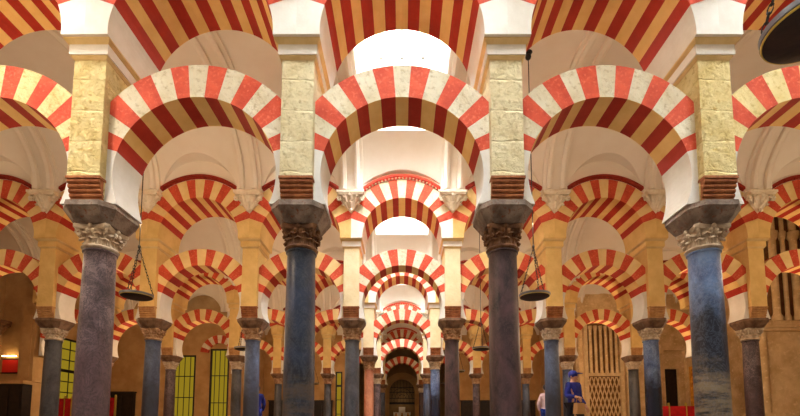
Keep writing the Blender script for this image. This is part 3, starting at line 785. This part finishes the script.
mb = MB(); mb.box(-.8, .8, -.05, .25, 1.2, 1.75); mb.box(-.3, .3, -.08, .25, 1.75, 2.25); mb.frustum(.01, .01, 2.25, .01, .01, 2.26); mb.build('reredos', M['white'], t)
mb = MB()
for x in (-.55, 0, .55): mb.lathe([(.09, 1.3), (.11, 1.42), (.05, 1.6), (.07, 1.66), (.001, 1.74)], 10, 0, (x, -.12, 0))
mb.build('gilded_ornament', M['gold'], t)
for k, x in enumerate((-.75, -.55, .55, .75)):
    t = thing('candlestick', ['outermost left', 'inner left', 'inner right', 'outermost right'][k] + ' candlestick on the pale chapel altar', 'candlestick', (x, Y_B + .85, 1.2), 0, 'candlesticks on the altar')
    mb = MB(); mb.lathe([(.06, 0), (.05, .03), (.02, .06), (.03, .15), (.02, .25), (.04, .3)], 10); mb.build('holder', M['brass'], t)
    mb = MB(); mb.lathe([(.018, .3), (.018, .6)], 8); mb.build('candle', M['white'], t)

# ------------------------------------------------------------------ hanging lamps
H_L = 2.93
def make_lamp(vh):
    """wide bronze dish on three chains; origin at the dish, vh = vault height above the dish"""
    t = thing('hanging_lamp', '', 'lamp')
    mb = MB(); mb.lathe([(.001, -.035), (.15, -.033), (.28, -.022), (.325, .0), (.325, .01), (.27, -.006), (.15, -.018), (.001, -.02)], 48); dish = mb.build('dish', M['bronze_under'], t)
    mb = MB(); mb.tube([(.325 * cos(2 * pi * k / 48), .325 * sin(2 * pi * k / 48), .008) for k in range(48)], .010, 8, 0, True); mb.build('brass_rim', M['brass'], dish)
    mb = MB(); mb.lathe([(.327, .012), (.34, .02), (.345, .06), (.335, .062), (.325, .014)], 48); mb.build('steel_band', M['steel'], dish)
    mb = MB()
    for k in range(3):
        a = 2 * pi * k / 3 + .5; P0 = Vector((.33 * cos(a), .33 * sin(a), .05)); P1 = Vector((0, 0, 1.15)); n = 16
        for j in range(n):
            c = P0.lerp(P1, (j + .5) / n); d = (P1 - P0).normalized(); u = d.orthogonal().normalized(); w = d.cross(u)
            if j % 2: u = w
            mb.tube([c + d * .05 * cos(2 * pi * q / 8) + u * .017 * sin(2 * pi * q / 8) for q in range(8)], .006, 5, 0, True)
    mb.build('suspension_chain', M['chain'], t)
    mb = MB(); mb.lathe([(.012, 1.12), (.03, 1.15), (.03, 1.19), (.012, 1.22)], 12); mb.tube([(0, 0, 1.2), (0, 0, vh - .12)], .011, 6); mb.build('hanging_rod', M['iron'], t)
    mb = MB(); mb.ball((0, 0, vh - .1), .07, 8); mb.lathe([(.03, vh - .03), (.1, vh + .01)], 12); mb.build('ceiling_hook', M['iron'], t)
    for k in range(5):
        a = 2 * pi * k / 5; mb = MB(); mb.lathe([(.03, 0), (.04, .03), (.042, .09), (.038, .09), (.034, .03), (.001, .01)], 12, 0, (.2 * cos(a), .2 * sin(a), -.01)); mb.build('lamp_cup', M['brass'], t)
    mb = MB(); mb.ball((0, 0, .06), .03, 6); mb.build('bulb', M['bulb'], t)
    return t
lamp0 = make_lamp(VS + VB - H_L - .02); first = True
NAVES = {0: 'directly before the nearest arcade', 1: 'behind the nearest arcade', 2: 'behind the second arcade', 3: 'behind the third arcade', 4: 'behind the fourth arcade'}
def point(name, loc, power, col, rad=.12):
    l = bpy.data.lights.new(name, 'POINT'); l.energy = power; l.color = col; l.shadow_soft_size = rad
    o = bpy.data.objects.new(name, l); o.location = loc; link(o); return o
WARM = (1.0, .72, .44)
for nv in range(0, 5):
    for x in (-15, -6, 3, 12):
        if (nv, x) in ((2, -15), (2, 12), (3, -15), (3, 12), (4, -15), (4, 12)): continue
        o = lamp0 if first else dup(lamp0); first = False
        y = D1 + DN * (nv - .5); o.location = (x + (.07 if (nv, x) == (0, 3) else 0), y, E + H_L)
        side = f"{'left' if x < 0 else 'right'} of the aisle"
        far = 'far ' if abs(x) > 10 else ''
        tag(o, f"hanging dish lamp {far}{side}, {NAVES[nv]}", 'lamp', 'hanging dish lamps')
        point('lamp_light', (x, y, E + H_L + 1.75), {(0, -6): 260, (0, 3): 40, (0, 12): 200, (0, -15): 200, (1, -6): 120, (1, 3): 80, (2, -6): 80, (2, 3): 50}.get((nv, x), {-15: 120, -6: 60, 3: 40, 12: 120}[x]), WARM)

# small unseen uplighters, added behind the outer piers for warm fill
def fill_uplight(r, x, power):
    for o in COL.objects:
        if o.get('category') == 'pier' and o.type == 'EMPTY' and abs(o.location.x - x) < .01 and abs(o.location.y - RY(r)) < .01:
            mb = MB(); mb.lathe([(.05, 0), (.06, .02), (.06, .10), (.045, .11), (.001, .10)], 12); mb.build('fill_uplighter', M['iron'], o, (0, .42, .0))
            point('fill_uplight', (x, RY(r) + .75, E + H_IMP + .35), power, WARM, .1)
for r, x, pw in ((1, -7.5, 60), (1, 7.5, 60), (2, -10.5, 150), (2, -7.5, 60), (2, 10.5, 220), (2, 7.5, 90), (3, -13.5, 130), (3, -10.5, 110), (3, -7.5, 60), (3, 10.5, 200), (3, 7.5, 90), (4, -4.5, 40), (4, 4.5, 40), (4, -7.5, 40), (4, 7.5, 40)): fill_uplight(r, x, pw)

point('chapel_fill_light', (0, Y_B + .55, 2.9), 9, WARM)  # light added to brighten the altar, no fixture modelled

# ------------------------------------------------------------------ people
def skin_obj(name, verts, edges, radii, mat, parent, sub=2, root=0):
    me = bpy.data.meshes.new(name); me.from_pydata(verts, edges, []); me.materials.append(mat)
    o = bpy.data.objects.new(name, me); link(o, parent)
    sk = o.modifiers.new('skin', 'SKIN'); o.modifiers.new('sub', 'SUBSURF').levels = sub; o.modifiers['sub'].render_levels = sub
    sk.use_smooth_shade = True
    for i, r in enumerate(radii):
        d = me.skin_vertices[0].data[i]; d.radius = (r, r) if not isinstance(r, tuple) else r; d.use_root = (i == root)
    return o
SKIN = plain('skin', srgb(206, 150, 118), .55)
def person(loc, rz, label, jacket, trousers, hairm, sc=1.0, cap=None, step=.12, carry=0):
    t = thing('person', label, 'person', loc, rz); t.scale = (sc,) * 3
    P = {'pel': (0, 0, .95), 'waist': (0, .01, 1.1), 'chest': (0, .02, 1.3), 'nk': (0, .02, 1.47), 'hd': (0, -.01, 1.56)}
    def limb(sg):
        if sg == carry: return [(sg * .17, .02, 1.40), (sg * .25, .03, 1.13), (sg * .21, -.21, 1.10), (sg * .20, -.265, 1.09)]
        return [(sg * .17, .02, 1.40), (sg * .24, .03, 1.12), (sg * .22, -.12, .92), (sg * .215, -.17, .85)]
    def leg(sg):
        return [(sg * .09, 0, .9), (sg * .10, -step * sg * .5 - .02, .5), (sg * .105, -step * sg + .03, .09), (sg * .115, -step * sg - .13, .035)]
    def fingers(sg, V, Ed, R, wi):
        bx, by, bz = V[wi]
        for k in range(4):
            b = len(V); off = (k - 1.5) * .02; ln = (.075, .085, .08, .06)[k]
            V += [(bx, by - .03 + off, bz - .035), (bx - sg * .01, by - .04 + off, bz - .035 - ln * .6), (bx - sg * .028, by - .04 + off, bz - .035 - ln)]
            R += [.011, .0095, .008]; Ed += [(wi, b), (b, b + 1), (b + 1, b + 2)]
        b = len(V); V += [(bx - sg * .02, by - .065, bz - .01), (bx - sg * .035, by - .085, bz - .045)]; R += [.012, .009]; Ed += [(wi, b), (b, b + 1)]
    V = [P['pel'], P['waist'], P['chest'], P['nk'], P['hd'], (0, -.02, 1.66)]; R = [(.15, .11), (.14, .1), (.17, .12), .055, (.075, .09), (.06, .075)]
    Ed = [(0, 1), (1, 2), (2, 3), (3, 4), (4, 5)]
    for sg in (-1, 1):
        b = len(V); V += limb(sg); R += [.06, .042, .033, .026]; Ed += [(2, b), (b, b + 1), (b + 1, b + 2), (b + 2, b + 3)]
        fingers(sg, V, Ed, R, b + 3)
        b = len(V); V += leg(sg); R += [.085, .06, .045, .035]; Ed += [(0, b), (b, b + 1), (b + 1, b + 2), (b + 2, b + 3)]
    skin_obj('body', V, Ed, R, SKIN, t)
    V = [P['waist'], (0, .02, 1.28), (0, .02, 1.42), (0, .01, .92)]; R = [(.17, .13), (.195, .145), (.12, .1), (.175, .135)]; Ed = [(0, 1), (1, 2), (0, 3)]
    for sg in (-1, 1):
        b = len(V); L_ = limb(sg); V += L_[:3]; R += [.085, .062, .05]; Ed += [(1, b), (b, b + 1), (b + 1, b + 2)]
    skin_obj('jacket', V, Ed, R, jacket, t)
    V = [(0, 0, .97)]; R = [(.165, .125)]; Ed = []
    for sg in (-1, 1):
        b = len(V); V += leg(sg)[:3]; R += [.11, .08, .065]; Ed += [(0, b), (b, b + 1), (b + 1, b + 2)]
    skin_obj('trousers', V, Ed, R, trousers, t)
    for sg in (-1, 1):
        mb = MB(); x, y, z = leg(sg)[3]; mb.ball((x, y + .05, .045), .05, 8, 0, 1, 2.5, .9); mb.build('shoe', M['iron'], t)
    mb = MB(); mb.ball((0, .02, 1.655), .105, 10, 0, .95, 1.1, 1.0)
    if cap: mb.box(-.08, .08, -.2, -.05, 1.66, 1.68)
    mb.build('cap' if cap else 'hair', cap or hairm, t)
    mb = MB(); mb.ball((0, -.115, 1.585), .016, 6, 0, 1, 1.3, 1.4)
    for sg in (-1, 1): mb.ball((sg * .085, 0, 1.59), .02, 6, 0, .5, 1, 1.5)
    mb.build('nose_and_ears', SKIN, t)
    mb = MB()
    for sg in (-1, 1): mb.ball((sg * .032, -.1, 1.615), .01, 6)
    mb.build('eyes', M['iron'], t)
    mb = MB(); mb.tube([(-.025, -.098, 1.535), (0, -.104, 1.533), (.025, -.098, 1.535)], .007, 6); mb.build('mouth', plain('lips', srgb(160, 80, 70), .5), t)
    return t
BLUE = plaster('blue jacket cloth', srgb(44, 52, 150), srgb(30, 36, 110), 6, .8, .1)
JEAN = plaster('blue denim', srgb(34, 66, 170), srgb(24, 46, 130), 8, .8, .1)
DARK = plaster('dark cloth', srgb(40, 36, 44), srgb(28, 24, 32), 6, .85, .1)
PINK = plaster('pale pink cloth', srgb(232, 206, 206), srgb(212, 176, 180), 6, .8, .1)
HAIR = plain('dark hair', srgb(40, 26, 20), .6); CAPM = plain('blue cap', srgb(40, 50, 150), .7)
NAVY = plaster('navy cloth', srgb(40, 44, 130), srgb(26, 28, 90), 6, .85, .1)
person((4.12, 10.5, 0), radians(30), 'person in blue cap and blue jacket walking past the right columns', BLUE, DARK, HAIR, 1.0, CAPM, .25, -1)
person((4.70, 14.3, 0), radians(160), 'person in pale pink top and blue jeans behind a blue grey column', PINK, JEAN, HAIR, 1.02)
person((-4.70, 14.2, 0), radians(-150), 'person in navy clothes half hidden behind the left slate blue column', NAVY, NAVY, HAIR, 1.0)
t = thing('shoulder_bag', 'tan bag carried by the person in the blue cap', 'bag', (4.085, 10.14, .70), radians(30))
mb = MB(); mb.hexa([(-.15, -.06, 0), (.15, -.06, 0), (.15, .06, 0), (-.15, .06, 0), (-.12, -.05, .25), (.12, -.05, .25), (.12, .05, .25), (-.12, .05, .25)]); mb.build('bag_body', plain('tan leather', srgb(200, 150, 92), .6), t)
mb = MB(); mb.tube([(.1 * cos(pi * k / 10), 0, .24 + .13 * sin(pi * k / 10)) for k in range(11)], .012, 6); mb.build('handle', M['cap_brown'], t)

# ------------------------------------------------------------------ light of the place
w = bpy.data.worlds.new('World'); scene.world = w; w.use_nodes = True
bg = w.node_tree.nodes['Background']; bg.inputs[0].default_value = (1.0, .92, .82, 1); bg.inputs[1].default_value = .25

# ------------------------------------------------------------------ camera
cam = bpy.data.cameras.new('camera'); co = bpy.data.objects.new('camera', cam); link(co)
cam.sensor_width = 36; cam.lens = 440 / 800 * 36
co.location = (0, 0, E); co.rotation_euler = (radians(95), 0, 0)
cam.shift_x = -2 / 800; cam.shift_y = (388.5 - 208) / 800
cam.clip_end = 200
scene.camera = co
vs = scene.view_settings; vs.view_transform = 'Standard'; vs.look = 'None'; vs.gamma = 1; vs.use_curve_mapping = False; vs.exposure = 0.12
